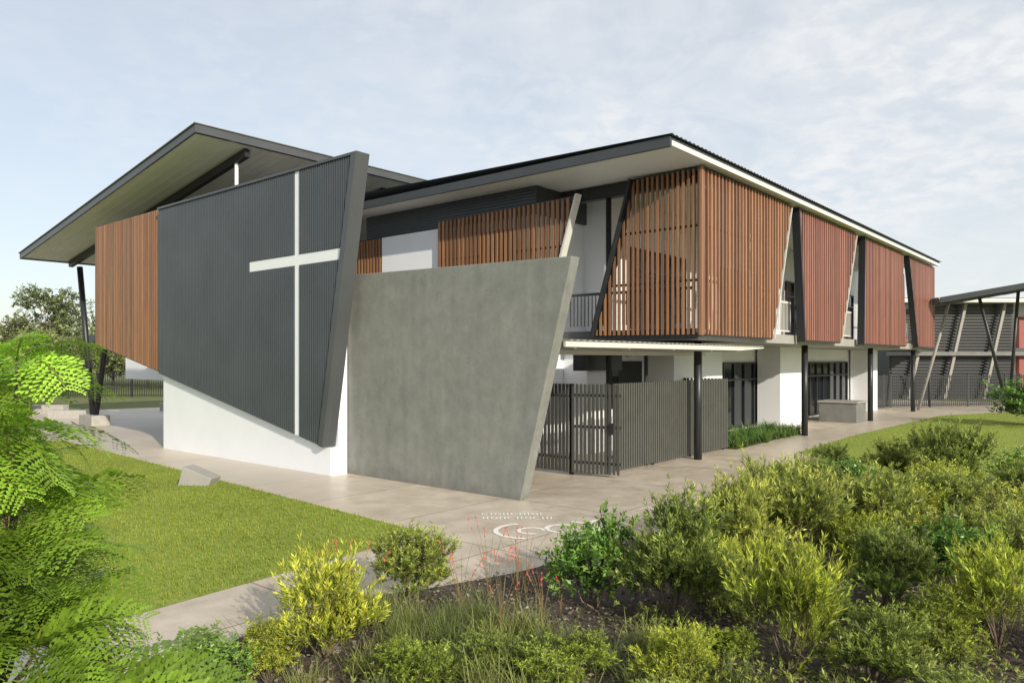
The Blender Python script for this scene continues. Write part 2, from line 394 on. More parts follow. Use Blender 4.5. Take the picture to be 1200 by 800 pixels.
# painted emblem on the path
em = MB()
def arc(cx, cy, r, t0, t1, w=.05, z=.006, n=14, sq=1.0):
    vs = []; fs = []
    for i in range(n+1):
        t = t0+(t1-t0)*i/n
        for rr in (r-w/2, r+w/2): vs.append((cx+rr*math.cos(t), cy+rr*math.sin(t)*sq, z))
    for i in range(n): fs.append((2*i, 2*i+1, 2*i+3, 2*i+2))
    em.add(vs, fs)
arc(.25, 11.35, .50, 1.9, 4.6, .08); arc(.30, 11.35, .20, 0, 5.0, .07); arc(.80, 11.5, .27, .9, 5.0, .08)
arc(.72, 11.4, .64, -1.1, 1.2, .08); arc(1.75, 11.7, .55, 2.0, 4.0, .07)
em.obj('path_emblem', M['paint'], recalc=False)
tag(bpy.data.objects['path_emblem'], 'worn pale painted curling emblem on the concrete path', 'painted emblem')
for row, (yy, order) in enumerate(((12.50, (2, 0, 1, 3, 2, 0, 3, 1, 0)), (12.18, (3, 1, 0, 0, 2, 3, 1, 2, 0, 3)))):
    em = MB(); xx = -.50+row*.02; K = 1.2
    for q in order:
        w = .075*K; e_ = .02*K; hh = .15*K
        if q == 0: em.add([(xx, yy, .006), (xx+e_, yy, .006), (xx+e_, yy+hh, .006), (xx, yy+hh, .006)], [(0, 1, 2, 3)])
        elif q == 1: arc(xx+.04*K, yy+.07*K, .04*K, 0, 6.28, .022, sq=1.6)
        elif q == 2: arc(xx+.04*K, yy+.07*K, .045*K, .8, 5.5, .022, sq=1.6)
        else:
            for dx in (0, .055*K): em.add([(xx+dx, yy, .006), (xx+dx+e_, yy, .006), (xx+dx+e_, yy+hh, .006), (xx+dx, yy+hh, .006)], [(0, 1, 2, 3)])
            em.add([(xx+e_, yy+.065*K, .006), (xx+.055*K, yy+.065*K, .006), (xx+.055*K, yy+.085*K, .006), (xx+e_, yy+.085*K, .006)], [(0, 1, 2, 3)])
        xx += (.06 if q == 0 else .115)*K
    o = em.obj('path_lettering', M['paint'], recalc=False); tag(o, 'worn pale line of painted lettering on the concrete path', 'painted lettering')

# ------------------------------------------------------------------ freestanding concrete wall
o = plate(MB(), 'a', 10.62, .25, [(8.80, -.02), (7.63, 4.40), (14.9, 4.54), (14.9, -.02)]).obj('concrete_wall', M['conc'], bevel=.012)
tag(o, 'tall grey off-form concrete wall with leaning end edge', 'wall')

# ------------------------------------------------------------------ cross wall
cw = thing('feature_wall', 'charcoal ribbed metal feature wall with white cross', 'wall', W(10.3, 18, 0))
PAN = [(22.05, 7.03), (12.79, 7.03), (14.0, .64), (22.05, 2.2)]
zb = lambda b: .64+(b-14.0)/8.05*1.56
br = lambda z: 12.79+(7.03-z)/6.39*1.21      # leaning edge
X0, X1, ZB0, ZB1 = 14.95, 15.13, 4.78, 5.03
plate(MB(), 'a', 10.10, .25, PAN).obj('carcass', M['edge'], cw, bevel=.008)
fr = MB()
e = .17
plate(fr, 'a', 9.985, .113, [(12.79, 7.03), (12.79+e, 7.03), (14.0+e, zb(14.0+e)), (14.0, .64)])
fr.box(9.985, 10.098, 12.79+e+.003, 22.05, 6.97, 7.03)
fr.obj('edge_trim', M['edge'], cw)
cl = MB()
Q1 = [(22.04, 6.965), (X1, 6.965), (X1, ZB1), (22.04, ZB1)]
Q2 = [(22.04, ZB1), (17.09, ZB1), (17.09, ZB0), (22.04, ZB0)]
Q3 = [(22.04, ZB0), (X1, ZB0), (X1, zb(X1)), (22.04, zb(22.04))]
Q4 = [(X0, 6.965), (br(6.965)+e, 6.965), (br(ZB1)+e, ZB1), (X0, ZB1)]
Q5 = [(X0, ZB0), (br(ZB0)+e, ZB0), (br(.85)+e, zb(br(.85)+e)), (X0, zb(X0))]
for q in (Q1, Q2, Q3, Q4, Q5):
    plate(cl, 'a', 10.03, .068, q)
P = .082
u = X1+.03
while u < 22.01:
    for z0, z1 in (([(ZB1+.01, 6.96), (zb(u)+.01, ZB0-.01)]) if u < 17.09 else [(zb(u)+.01, 6.96)]):
        cl.box(10.012, 10.031, u, u+.032, z0, z1)
    u += P
u = X0-.06
while u > 12.9:
    zlim = 7.03-(u-.0-e-12.79)/1.21*6.39
    for z0, z1 in ((ZB1+.01, 6.96), (zb(max(u, 14.0))+.01, ZB0-.01)):
        z0 = max(z0, zlim)
        if z1-z0 > .05: cl.box(10.012, 10.031, u, u+.032, z0, z1)
    u -= P
cl.obj('cladding', M['clad'], cw)
cr = MB()
cr.box(10.036, 10.097, X0+.002, X1-.002, zb(X0)+.02, 6.962)
cr.box(10.036, 10.097, X1, 17.088, ZB0+.002, ZB1-.002)
cr.box(10.036, 10.097, br(4.9)+e+.01, X0, ZB0+.002, ZB1-.002)
cr.obj('cross', M['white'], cw, label='plain white cross set into the cladding')
wh = MB()
plate(wh, 'a', 10.15, .2, [(22.0, -.02), (22.0, 2.17), (14.02, .62), (13.9, .60), (13.9, -.02)])
wh.box(10.353, 10.60, 13.9, 22.0, -.02, 6.6)
wh.obj('plinth_wall', M['white'], cw, bevel=.006)

# ------------------------------------------------------------------ hall building (high roof)
hall = thing('hall_building', 'two storey hall with raking high skillion roof', 'building', W(16, 26, 0))
def RZ(b): return 8.9-(b-19.4)*2.2/13.9
def roofpoly(a0, a1, b0, b1, dz0, dz1, mb):
    return mb.hexa([W(a0, b0, RZ(b0)+dz0), W(a1, b0, RZ(b0)+dz0), W(a1, b1, RZ(b1)+dz0), W(a0, b1, RZ(b1)+dz0),
                    W(a0, b0, RZ(b0)+dz1), W(a1, b0, RZ(b0)+dz1), W(a1, b1, RZ(b1)+dz1), W(a0, b1, RZ(b1)+dz1)])
rf = roofpoly(9.86, 23.9, 19.5, 33.2, -.16, -.03, MB()).obj('roof', M['char'], hall)
sf = MB()
roofpoly(9.87, 23.8, 19.52, 33.18, -.185, -.163, sf)
for a in np.arange(10.1, 23.7, .3): roofpoly(a, a+.02, 19.55, 33.15, -.195, -.1855, sf)
s_ = sf.obj('soffit', M['cream']); set_parent(s_, rf)
ff = MB()
roofpoly(9.80, 9.857, 19.4, 33.3, -.22, 0, ff); roofpoly(9.86, 24, 19.4, 19.497, -.22, 0, ff); roofpoly(9.86, 24, 33.203, 33.3, -.22, 0, ff)
f_ = ff.obj('fascia', M['edge']); set_parent(f_, rf)
roofpoly(9.76, 24, 19.36, 33.34, .003, .025, MB()).obj('roof_sheet', M['grey'], hall)
for a, b0 in ((11.5, 19.7), (17.0, 20.2), (22.0, 20.2)):
    bm_ = MB(); bm_.beam(W(a, b0, RZ(b0)-.325), W(a, 33.0, RZ(33.0)-.325), .16, .24)
    bm_.obj('beam', M['steel'], hall)
MB().tube([W(11.5, 20.3, 6.5), W(11.5, 20.3, RZ(20.3)-.44)], [.055, .055]).obj('post', M['white'], hall)
for a in (12.0, 17.5):
    MB().tube([W(a, 32.1, .38), W(a-.2, 32.9, RZ(32.9)-.43)], [.11, .11], 12).obj('leaning_column', M['steel'], hall, smooth=True)
    MB().tube([W(a, 31.8, .38), W(a, 29.6, 6.9)], [.10, .10], 12).obj('leaning_column', M['steel'], hall, smooth=True)
    MB().box(a-.35, a+.35, 31.3, 32.6, -.02, .4).obj('footing', M['stone'], hall, bevel=.03)
MB().box(10.9, 22, 19.8, 29.5, 3.25, 3.5).obj('floor_slab', M['char'], hall)
MB().box(13.0, 22, 20.4, 28.5, 3.503, 6.6).obj('wall', M['char'], hall)
MB().box(14.5, 20.5, 19.9, 23.4, 0, 3.247).obj('wall', M['white'], hall)
MB().box(14.2, 14.4, 28.4, 34.4, 1.75, 3.1).obj('bulkhead', M['white'], hall)
for b, a in ((22.6, 10.9), (23.05, 11.3), (26, 13.5)):
    MB().tube([W(a, b, 0), W(a, b, 3.247)], [.09, .09], 12).obj('column', M['steel'], hall, smooth=True)
screen(hall, 'a', 10.15, [(22.15, 7.03), (27.0, 7.03), (27.0, 3.12), (22.15, 2.22)], M['timber'], .135, .075, .07)
MB().box(10.42, 10.5, 22.2, 26.9, 3.3, 6.3).obj('backing_panel', M['char'], hall)

# ------------------------------------------------------------------ main wing
mw = thing('school_building', 'long two storey school wing with timber slat screens', 'building', W(28, 14, 0))
rf = MB().box(14.55, 41.95, 7.9, 19.6, 7.24, 7.37).obj('roof', M['cream'], mw)
f1 = MB(); f1.box(14.46, 14.545, 7.8, 19.7, 7.18, 7.40); o = f1.obj('fascia', M['char'], None); set_parent(o, rf)
f2 = MB(); f2.box(14.55, 42.0, 7.8, 7.895, 7.215, 7.33); o = f2.obj('gutter', M['cream']); set_parent(o, rf)
vs = []; fs = []; na = int((42.1-14.4)/.05)
for i in range(na+1):
    a = 14.4+i*.05; z = 7.425+.014*math.sin(i*math.pi/2.0+.4)
    vs += [W(a, 7.72, z), W(a, 19.8, z+.25), W(a, 7.72, z-.012)]
for i in range(na):
    fs += [(3*i, 3*i+1, 3*i+4, 3*i+3), (3*i, 3*i+3, 3*i+5, 3*i+2)]
o = MB().add(vs, fs).obj('roof_sheet', M['char'], mw, recalc=False)
MB().box(14.5, 42, 7.805, 7.89, 7.333, 7.408).obj('fascia', M['char'], mw)

wl = MB(); wl.box(15.75, 18.0, 12.5, 19.5, 0, 6.5)
wl.obj('wall', M['white'], mw, bevel=.006)
wl = MB(); wl.box(18.003, 42, 11.6, 19.5, 0, 7.236)
wl.obj('wall', M['white'], mw, bevel=.006)
wb = MB(); wb.box(15.66, 18.1, 12.4, 19.5, 6.503, 7.237)
wb.obj('upper_wall', M['char'], mw)
rb = MB()
for z in np.arange(6.55, 7.2, .085): rb.box(15.63, 15.657, 12.4, 19.5, z, z+.04)
rb.obj('ribbed_cladding', M['clad'], mw)
for bx in ((16.75, 16.9, 8.2, 12.39, 6.88, 7.22), (17.0, 41.8, 8.32, 8.46, 6.98, 7.22)):
    MB().box(*bx).obj('beam', M['steel'], mw)
MB().box(16.95, 17.05, 8.5, 12.38, 6.9, 7.2).obj('bulkhead', M['char'], mw)
MB().box(16.9, 42, 8.35, 11.597, 3.08, 3.35).obj('floor_slab', M['slab'], mw)
MB().box(16.78, 16.895, 8.35, 12.4, 3.1, 3.36).obj('slab_edge', M['char'], mw)
for a in (18, 26, 34, 41.6):
    MB().tube([W(a, 8.9, 0), W(a, 8.9, 3.077)], [.105, .105], 16).obj('column', M['steel'], mw, smooth=True)
    MB().tube([W(a, 8.75, 3.353), W(a, 8.75, 7.0)], [.08, .08], 12).obj('column', M['steel'], mw, smooth=True)
MB().tube([W(16.85, 10.9, 0), W(16.85, 10.9, 6.9)], [.075, .075], 12).obj('column', M['steel'], mw, smooth=True)
T1 = M['timber']; T2 = M['timber_red']
screen(mw, 'a', 16.5, [(8.12, 7.17), (9.92, 7.15), (11.09, 3.23), (8.12, 3.2)], T1, .14, .062, .06)
MB().beam(W(16.48, 9.97, 7.17), W(16.48, 11.17, 3.2), .07, .2, W(1, 0, 0)).obj('screen_edge', M['steel'], mw)
MB().box(16.45, 16.54, 8.03, 8.11, 3.18, 7.19).obj('corner_post', M['timber_mid'], mw)
screen(mw, 'b', 8.05, [(16.6, 7.17), (22.4, 7.17), (21.0, 3.2), (16.6, 3.2)], M['timber_mid'], .205, .075, .05, label='broad timber slat screen wrapping the building corner')
screen(mw, 'b', 8.05, [(23.15, 7.17), (29.0, 7.17), (27.2, 3.2), (23.65, 3.2)], T2, .205, .08, .05)
screen(mw, 'b', 8.05, [(30.1, 7.17), (35.9, 7.17), (36.5, 3.2), (29.9, 3.2)], T2, .205, .085, .05)
screen(mw, 'b', 8.05, [(37.0, 7.17), (42.2, 7.17), (42.2, 3.2), (38.7, 3.2)], T2, .205, .09, .05)
for (u0, u1) in ((23.0, 23.5), (30.0, 29.8), (36.8, 38.5)):
    MB().prism([W(u0-.09, 8.0, 7.2), W(u0, 8.0, 7.2), W(u1, 8.0, 3.15), W(u1-.09, 8.0, 3.15)], Vector(W(0, .24, 0))).obj('screen_edge', M['steel'], mw)
for (u0, u1) in ((22.45, 21.05), (29.05, 27.25)):
    MB().prism([W(u0, 8.04, 7.18), W(u0+.04, 8.04, 7.18), W(u1+.04, 8.04, 3.18), W(u1, 8.04, 3.18)], Vector(W(0, .05, 0))).obj('screen_trim', M['trim'], mw)
screen(mw, 'a', 15.35, [(10.95, 6.68), (15.85, 6.62), (15.85, 3.2), (12.1, 3.2)], T1, .16, .08, .07, label='timber slat screen rising behind the concrete wall')
MB().prism([W(15.3, 10.9, 6.74), W(15.3, 10.84, 6.74), W(15.3, 11.97, 3.2), W(15.3, 12.03, 3.2)], Vector(W(.22, 0, 0))).obj('screen_trim', M['trim'], mw)
screen(mw, 'a', 15.5, [(18.6, 6.45), (20.4, 6.45), (20.4, 4), (18.6, 4)], T1, .15, .08, .07)
MB().box(15.45, 15.6, 15.9, 15.95, 5, 6.5).obj('screen_edge', M['steel'], mw)
MB().box(15.5, 15.745, 15.98, 18.55, 3.5, 6.46).obj('wall_panel', M['white'], mw)
def window(parent, a0, a1, z0, z1, n, b=11.6):
    g = MB().box(a0, a1, b-.03, b-.004, z0, z1).obj('window', M['glass'], parent)
    f = MB()
    for i in range(n+1):
        u = a0+(a1-a0)*i/n; f.box(u-.035, u+.035, b-.09, b-.032, z0, z1)
    for z in (z0, z1-.07, z0+(z1-z0)*.72): f.box(a0-.03, a1+.03, b-.085, b-.034, z+.002, z+.07)
    f = f.obj('frame', M['steel']); set_parent(f, g)
window(mw, 23.5, 29.9, .05, 2.5, 7); window(mw, 32.5, 39.9, .05, 2.5, 8)
for a in (19.0, 25.0, 31.5, 37.5): window(mw, a, a+3.4, 3.5, 5.9, 4)
for a, wd in ((19.9, 3.3), (28.3, 3.0), (40.3, 1.5)):
    MB().box(a, a+wd, 10.6, 11.50, 0, 3.077).obj('pier', M['white'], mw, bevel=.006)
MB().box(15.71, 15.745, 13.2, 14.5, 4.6, 6.2).obj('window', M['glass'], mw)
MB().box(17.0, 18.0, 11.7, 12.49, 0, 3.09).obj('wall', M['white'], mw)
g = MB().box(18.05, 19.7, 11.56, 11.597, 1.2, 2.55).obj('window', M['glass'], mw)
MB().box(16.2, 18, 11.2, 11.595, 2.3, 2.75).obj('bulkhead', M['steel'], mw)
for a0, a1 in ((21.3, 23.6), (27.4, 30.0), (36.5, 38.8)):
    bl = MB()
    bl.box(a0, a1, 8.5, 8.55, 4.33, 4.4); bl.box(a0, a1, 8.5, 8.53, 3.45, 3.5)
    for a in np.arange(a0, a1, .12): bl.box(a, a+.02, 8.51, 8.53, 3.5, 4.33)
    bl.obj('balustrade', M['trim'], mw)
bl = MB(); bl.box(16.92, 16.97, 8.5, 12.3, 4.33, 4.4)
for b in np.arange(8.6, 12.3, .12): bl.box(16.93, 16.95, b, b+.02, 3.5, 4.33)
bl.obj('balustrade', M['steel'], mw)
for a in (22.6, 29.6):
    MB().tube([W(a, 9.4, 3.353), W(a, 9.4, 7.2)], [.05, .05]).obj('downpipe', M['white'], mw, smooth=True)
MB().tube([W(19.0, 11.55, 2.80), W(19.0, 11.45, 2.80)], [.16, .13], 20).obj('wall_lamp', M['white'], mw)

# ------------------------------------------------------------------ canopy
cp = thing('entrance_canopy', 'low flat steel canopy with pale fascia beside the concrete wall', 'canopy', W(15, 9, 0))
vs = []; fs = []; na = int(9.2/.05)
for i in range(na+1):
    a = 10.95+i*.05; z = 2.955+.010*math.sin(i*math.pi/2+.4)
    b0 = 7.96
    vs += [W(a, b0, z), W(a, 11.0, z+.06)]
for i in range(na): fs.append((2*i, 2*i+1, 2*i+3, 2*i+2))
MB().add(vs, fs).obj('roof_sheet', M['cream'], cp, recalc=False)
c_ = MB(); c_.box(10.95, 18.6, 8.0, 8.05, 2.83, 2.93)
c_.hexa([W(18.603, 8.0, 2.83), W(20.15, 8.0, 2.90), W(20.15, 8.05, 2.90), W(18.603, 8.05, 2.83), W(18.603, 8.0, 2.93), W(20.15, 8.0, 2.93), W(20.15, 8.05, 2.93), W(18.603, 8.05, 2.93)])
c_.obj('fascia', M['trim'], cp)
for a in (11.3, 13.2, 15.1, 17.0, 18.5): MB().box(a, a+.08, 8.06, 11.0, 2.80, 2.93).obj('beam', M['trim'], cp)
MB().box(10.95, 19.5, 9.4, 9.5, 2.70, 2.797).obj('beam', M['trim'], cp)
MB().tube([W(16.3, 9.45, 0), W(16.3, 9.45, 2.695)], [.05, .05]).obj('post', M['steel'], cp, smooth=True)

# ------------------------------------------------------------------ batten fence and gate
fe = thing('batten_fence', 'dark grey vertical batten fence enclosing service yard', 'fence', W(15, 9.2, 0))
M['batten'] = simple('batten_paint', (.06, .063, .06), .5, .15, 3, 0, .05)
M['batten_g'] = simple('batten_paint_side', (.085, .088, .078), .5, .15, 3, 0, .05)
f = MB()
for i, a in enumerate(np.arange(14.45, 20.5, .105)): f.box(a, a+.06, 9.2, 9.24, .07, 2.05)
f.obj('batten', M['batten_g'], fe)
for z in (.35, 1.75): MB().box(14.3, 20.5, 9.243, 9.29, z, z+.06).obj('rail', M['steel'], fe)
for a in (14.35, 16.4, 18.4, 20.45): MB().box(a-.03, a+.03, 9.293, 9.36, 0, 2.05).obj('post', M['steel'], fe)
f = MB()
for b in np.arange(9.95, 12.4, .105): f.box(13.7, 13.74, b, b+.06, .07, 2.05)
f.obj('batten', M['batten'], fe)
for z in (.35, 1.75): MB().box(13.743, 13.79, 9.9, 12.4, z, z+.06).obj('rail', M['steel'], fe)
MB().box(13.793, 13.86, 9.9, 9.98, 0, 2.05).obj('post', M['steel'], fe)
f = MB()
for b in np.arange(9.3, 12.4, .11): f.box(20.45, 20.49, b, b+.07, .07, 2.05)
f.obj('batten', M['batten'], fe)
gt = thing('gate', 'charcoal batten gate standing slightly ajar', 'gate', W(13.72, 9.86, 0))
g0 = Vector(W(13.70, 9.86, 0)); g1 = Vector(W(13.98, 8.74, 0)); gd = (g1-g0); gl = gd.length; gd.normalize(); gn = Vector((-gd.y, gd.x, 0))
f = MB()
for i in range(12):
    s0 = g0+gd*(gl*(i/12)+.012)+Vector((0, 0, .07)); s1 = s0+gd*.056
    f.hexa([s0, s1, s1+gn*.03, s0+gn*.03]+[p+Vector((0, 0, 1.98)) for p in (s0, s1, s1+gn*.03, s0+gn*.03)])
f.obj('batten', M['batten'], gt)
for z in (.3, 1.1, 1.8):
    r_ = MB(); r_.beam(g0+gn*.05+Vector((0, 0, z)), g1+gn*.05+Vector((0, 0, z)), .035, .06); r_.obj('rail', M['steel'], gt)
h_ = MB(); c0 = g0+gd*(gl-.2)-gn*.02; h_.beam(c0+Vector((0, 0, .95)), c0+Vector((0, 0, 1.2)), .03, .10, gd); h_.tube([c0-gn*.05+Vector((0, 0, 1.08)), c0-gn*.05-gd*.14+Vector((0, 0, 1.08))], [.012, .012], 8)
h_.obj('handle', M['steel'], gt)

c = Vector((-6.55, 15.35, 0)); d1 = Vector((.88, -.10, 0)).normalized(); d2 = Vector((.10, .88, 0)).normalized()
prof = [(-.33, 0), (.33, 0), (.40, .16), (-.22, .40)]
o = MB().prism([c+d1*u+Vector((0, 0, z)) for u, z in prof], d2*.42).obj('concrete_block', M['slab'], bevel=.012)
tag(o, 'small wedge shaped concrete block on the lawn edge', 'concrete block')
c = thing('planter_box', 'grey steel planter box with darker rim on the paving', 'planter', W(33, 9.8, 0))
MB().box(32.4, 33.7, 9.0, 10.5, .0, .80).obj('box_body', M['grey'], c, bevel=.02)
MB().box(32.34, 33.76, 8.94, 10.56, .803, .87).obj('rim', M['slab'], c, bevel=.01)

for i, (x0, x1, y, h) in enumerate(((-20.5, -18.6, 33, .35), (-24, -21.6, 36, .4), (-17.9, -16.2, 38, .4))):
    o = MB().xbox(x0, x1, y, y+.5, -.02, h).obj('seat_wall', M['stone'], bevel=.02)
    tag(o, 'low pale concrete seat wall on the paving', 'seat wall', 'low concrete seat walls')

# ------------------------------------------------------------------ black bar fences
def bar_fence(pts, h, label, pitch=.12, mat='steel'):
    t = thing('bar_fence', label, 'fence', (*pts[0], 0))
    for (x0, y0), (x1, y1) in zip(pts[:-1], pts[1:]):
        b = MB(); r = MB()
        L = math.hypot(x1-x0, y1-y0); n = int(L/pitch)
        for i in range(n):
            s = i/n; px, py = x0+(x1-x0)*s, y0+(y1-y0)*s; b.xbox(px-.018, px+.018, py-.018, py+.018, .05, h)
        for z in (.12, h-.12): r.beam((x0, y0, z), (x1, y1, z), .04, .05)
        for i in range(int(L/2.4)+1):
            s = min(1, i*2.4/L); px, py = x0+(x1-x0)*s, y0+(y1-y0)*s; r.xbox(px-.04, px+.04, py-.04, py+.04, 0, h+.05)
        b.obj('bar', M[mat], t); r.obj('rail', M[mat], t)
bar_fence([(18.0, 38.5), (20.5, 40.5), (28.5, 42.0), (45, 44)], 1.75, 'black steel bar fence along the lawn')
bar_fence([(-60, 52), (-14, 52)], 1.7, 'black steel bar fence in front of the trees', .16)

# ------------------------------------------------------------------ covered walkway
wk = thing('covered_walkway', 'steel covered walkway roof on splayed black columns', 'shelter', (26, 36, 0))
A0, A1, A2, A3 = [Vector(p) for p in ((20.6, 36, 5.42), (30, 32.0, 7.1), (32, 43, 7.1), (22.6, 46, 5.42))]
MB().hexa([A0, A1, A2, A3]+[p+Vector((0, 0, .1)) for p in (A0, A1, A2, A3)]).obj('roof', M['cream'], wk)
f = MB(); f.beam(A0+Vector((-.03, -.06, .03)), A1+Vector((-.03, -.06, .03)), .08, .26); f.obj('fascia', M['char'], wk)
f = MB(); f.beam(A0+Vector((-.08, .05, .03)), A3+Vector((-.08, 0, .03)), .08, .26); f.obj('fascia', M['char'], wk)
for i in range(1, 9):
    s = i/9; f = MB(); f.beam(A0.lerp(A1, s)+Vector((0, .1, -.09)), A3.lerp(A2, s)+Vector((0, 0, -.09)), .07, .16); f.obj('rafter', M['char'], wk)
for (p, q, mt) in (((22.6, 36.2, 5.6), (24.8, 37.4, 0), 'steel'), ((22.2, 38, 5.5), (20.9, 38.5, 0), 'slab'), ((24.9, 36.8, 6.0), (24.9, 37.5, 0), 'steel')):
    MB().tube([p, q], [.075, .075], 12).obj('leaning_column', M[mt], wk, smooth=True)
# buildings beyond
fb = thing('classroom_building', 'distant two storey classroom block with red and white walls', 'building', (40, 64, 0))
MB().xbox(34.6, 50, 60, 72, 0, 7.0).obj('wall', M['white'], fb)
for x0, x1 in ((38.2, 39.4), (40.4, 50)):
    MB().xbox(x0, x1, 59.6, 59.99, .2, 6.0).obj('wall_panel', M['redwall'], fb)
for q in ((36.9, 38.1, .3, 3.0), (36.9, 38.1, 4, 6.2)):
    MB().xbox(q[0], q[1], 59.8, 59.99, q[2], q[3]).obj('window', M['glass'], fb)
MB().xbox(30, 52, 57, 73, 7.0, 7.3).obj('roof', M['char'], fb)
MB().xbox(34, 50, 58.6, 59.55, 3.1, 3.5).obj('floor_slab', M['char'], fb)
sb = thing('louvred_building', 'dark two storey louvred building behind the bar fence', 'building', (28, 55, 0))
MB().xbox(25.2, 33.5, 50, 60, 0, 6.3).obj('wall', M['steel'], sb); f = MB()
for z in np.concatenate([np.arange(.3, 2.7, .2), np.arange(3.3, 6.1, .2)]): f.xbox(25.3, 33.4, 49.86, 49.99, z, z+.06)
f.obj('louvre', M['char'], sb)
MB().xbox(25.0, 33.7, 49.2, 49.98, 2.85, 3.1).obj('floor_slab', M['grey'], sb)
for x0 in (26.2, 28.6, 31.2):
    MB().beam((x0, 49.5, 0), (x0+1.4, 49.5, 6.3), .18, .18).obj('leaning_strut', M['slab'], sb)
MB().xbox(24.6, 34.2, 48.4, 61, 6.3, 6.55).obj('roof', M['trim'], sb)

# ------------------------------------------------------------------ trees behind
def tree(name, x, y, h, w, label, nclump=26, leafL=.28, mat='euc', seedtint=1.0, per=14, ntw=700, trunkh=.35, cat='tree'):
    t = thing(name, label, cat, (x, y, 0), 'trees behind the school')
    tr = MB(); base = Vector((x, y, 0))
    lean = Vector((random.uniform(-.06, .06)*h, random.uniform(-.06, .06)*h, 0))
    top = base+lean+Vector((0, 0, h*.75))
    tr.tube([base, base+lean*.4+Vector((0, 0, h*.35)), top], [h*.022, h*.016, h*.005], 8)
    C = []; 
    for i in range(nclump):
        a = random.uniform(0, 6.28); zz = random.uniform(trunkh, .93); rr = w*.5*math.sqrt(random.random())*math.sin(math.pi*min(1, max(.12, (zz-trunkh)/(1.05-trunkh)*.8+.12)))
        c = Vector((x+rr*math.cos(a), y+rr*math.sin(a), h*zz))+lean*.7; C.append(c)
        f = max(.15, zz-.3)
        if i % 2 == 0: tr.tube([base+lean*f+Vector((0, 0, h*f*.75)), (base+lean*f+Vector((0, 0, h*f*.8))+c)/2+Vector((0, 0, -.02*h)), c], [h*.008, h*.005, h*.002], 5)
    tr.obj('trunk', M['bark'], t, smooth=True)
    C = np.array([tuple(c) for c in C]); ci = rng.integers(0, nclump, ntw)
    dd = unit(rng.normal(size=(ntw, 3))); R = (w*.10+w*.07*rng.random(nclump))
    P = C[ci]+dd*(R[ci]*rng.random(ntw)**.5)[:, None]*np.array([1.2, 1.2, .8])
    T = unit(dd+np.array([0, 0, -.1])+rng.normal(size=(ntw, 3))*.3)
    tint = np.ones((ntw, 3))*((.65+.7*rng.random(nclump))[ci]*seedtint)[:, None]
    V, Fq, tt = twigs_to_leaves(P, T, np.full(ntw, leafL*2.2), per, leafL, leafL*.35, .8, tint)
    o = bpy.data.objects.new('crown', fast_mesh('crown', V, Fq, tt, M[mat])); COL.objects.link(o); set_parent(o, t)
for (x, y, h, w, s) in ((-38.5, 62, 8.3, 5.5, 1.1), (-43, 66, 6.5, 6, .9), (-34, 70, 6.0, 7, 1.0), (-47, 60, 6.5, 6, 1.1), (-40, 75, 5.8, 9, .9), (-29, 66, 4.8, 8, 1.1), (-52, 70, 7, 8, 1), (-25, 74, 5.2, 9, 1.0), (-35.5, 60, 4.8, 7, 1.2), (-31, 78, 5.4, 9, 1.1), (-44, 80, 6, 9, 1.1), (-50, 63, 5.5, 8, 1.2)):
    tree('eucalyptus_tree', x, y, h, w, 'thin crowned eucalyptus tree beyond the fence', seedtint=s)
for (x, y, h, w, s) in ((-19.5, 27, 2.7, 3.6, 1.3), (-23.5, 33, 2.9, 4.2, 1.2), (-27, 40, 3.2, 5, 1.2), (-17.8, 24.5, 2.3, 3.0, 1.4), (-31, 44, 3.4, 5, 1.1)):
    tree('bushy_tree', x, y, h, w, 'rounded yellow green bushy tree near the hall', 22, .16, 'bush', s, 16, 800, .12)
tree('bushy_tree', 50, 62, 7, 7, 'green tree standing beside the far buildings', 20, .18, 'euc', 1.0, 14, 500, .15)
n = 9000; x = rng.uniform(-260, 260, n); hgt = 4.5+2.5*np.sin(x*.05)+1.5*np.sin(x*.17+1)+rng.random(n)*1.5
y = 150+rng.random(n)*25; P = np.stack([x, y, hgt*rng.random(n)**.7], 1)
T = unit(rng.normal(size=(n, 3))); V, Fq, tt = twigs_to_leaves(P, T, np.full(n, 1.2), 6, 1.3, .9, .8, np.ones((n, 3))*(.6+.6*rng.random((n, 1))))
o = bpy.data.objects.new('tree_belt', fast_mesh('tree_belt', V, Fq, tt, M['euc'])); COL.objects.link(o); o['kind'] = 'stuff'; o['label'] = 'far off low belt of green woodland'; o['category'] = 'woodland'

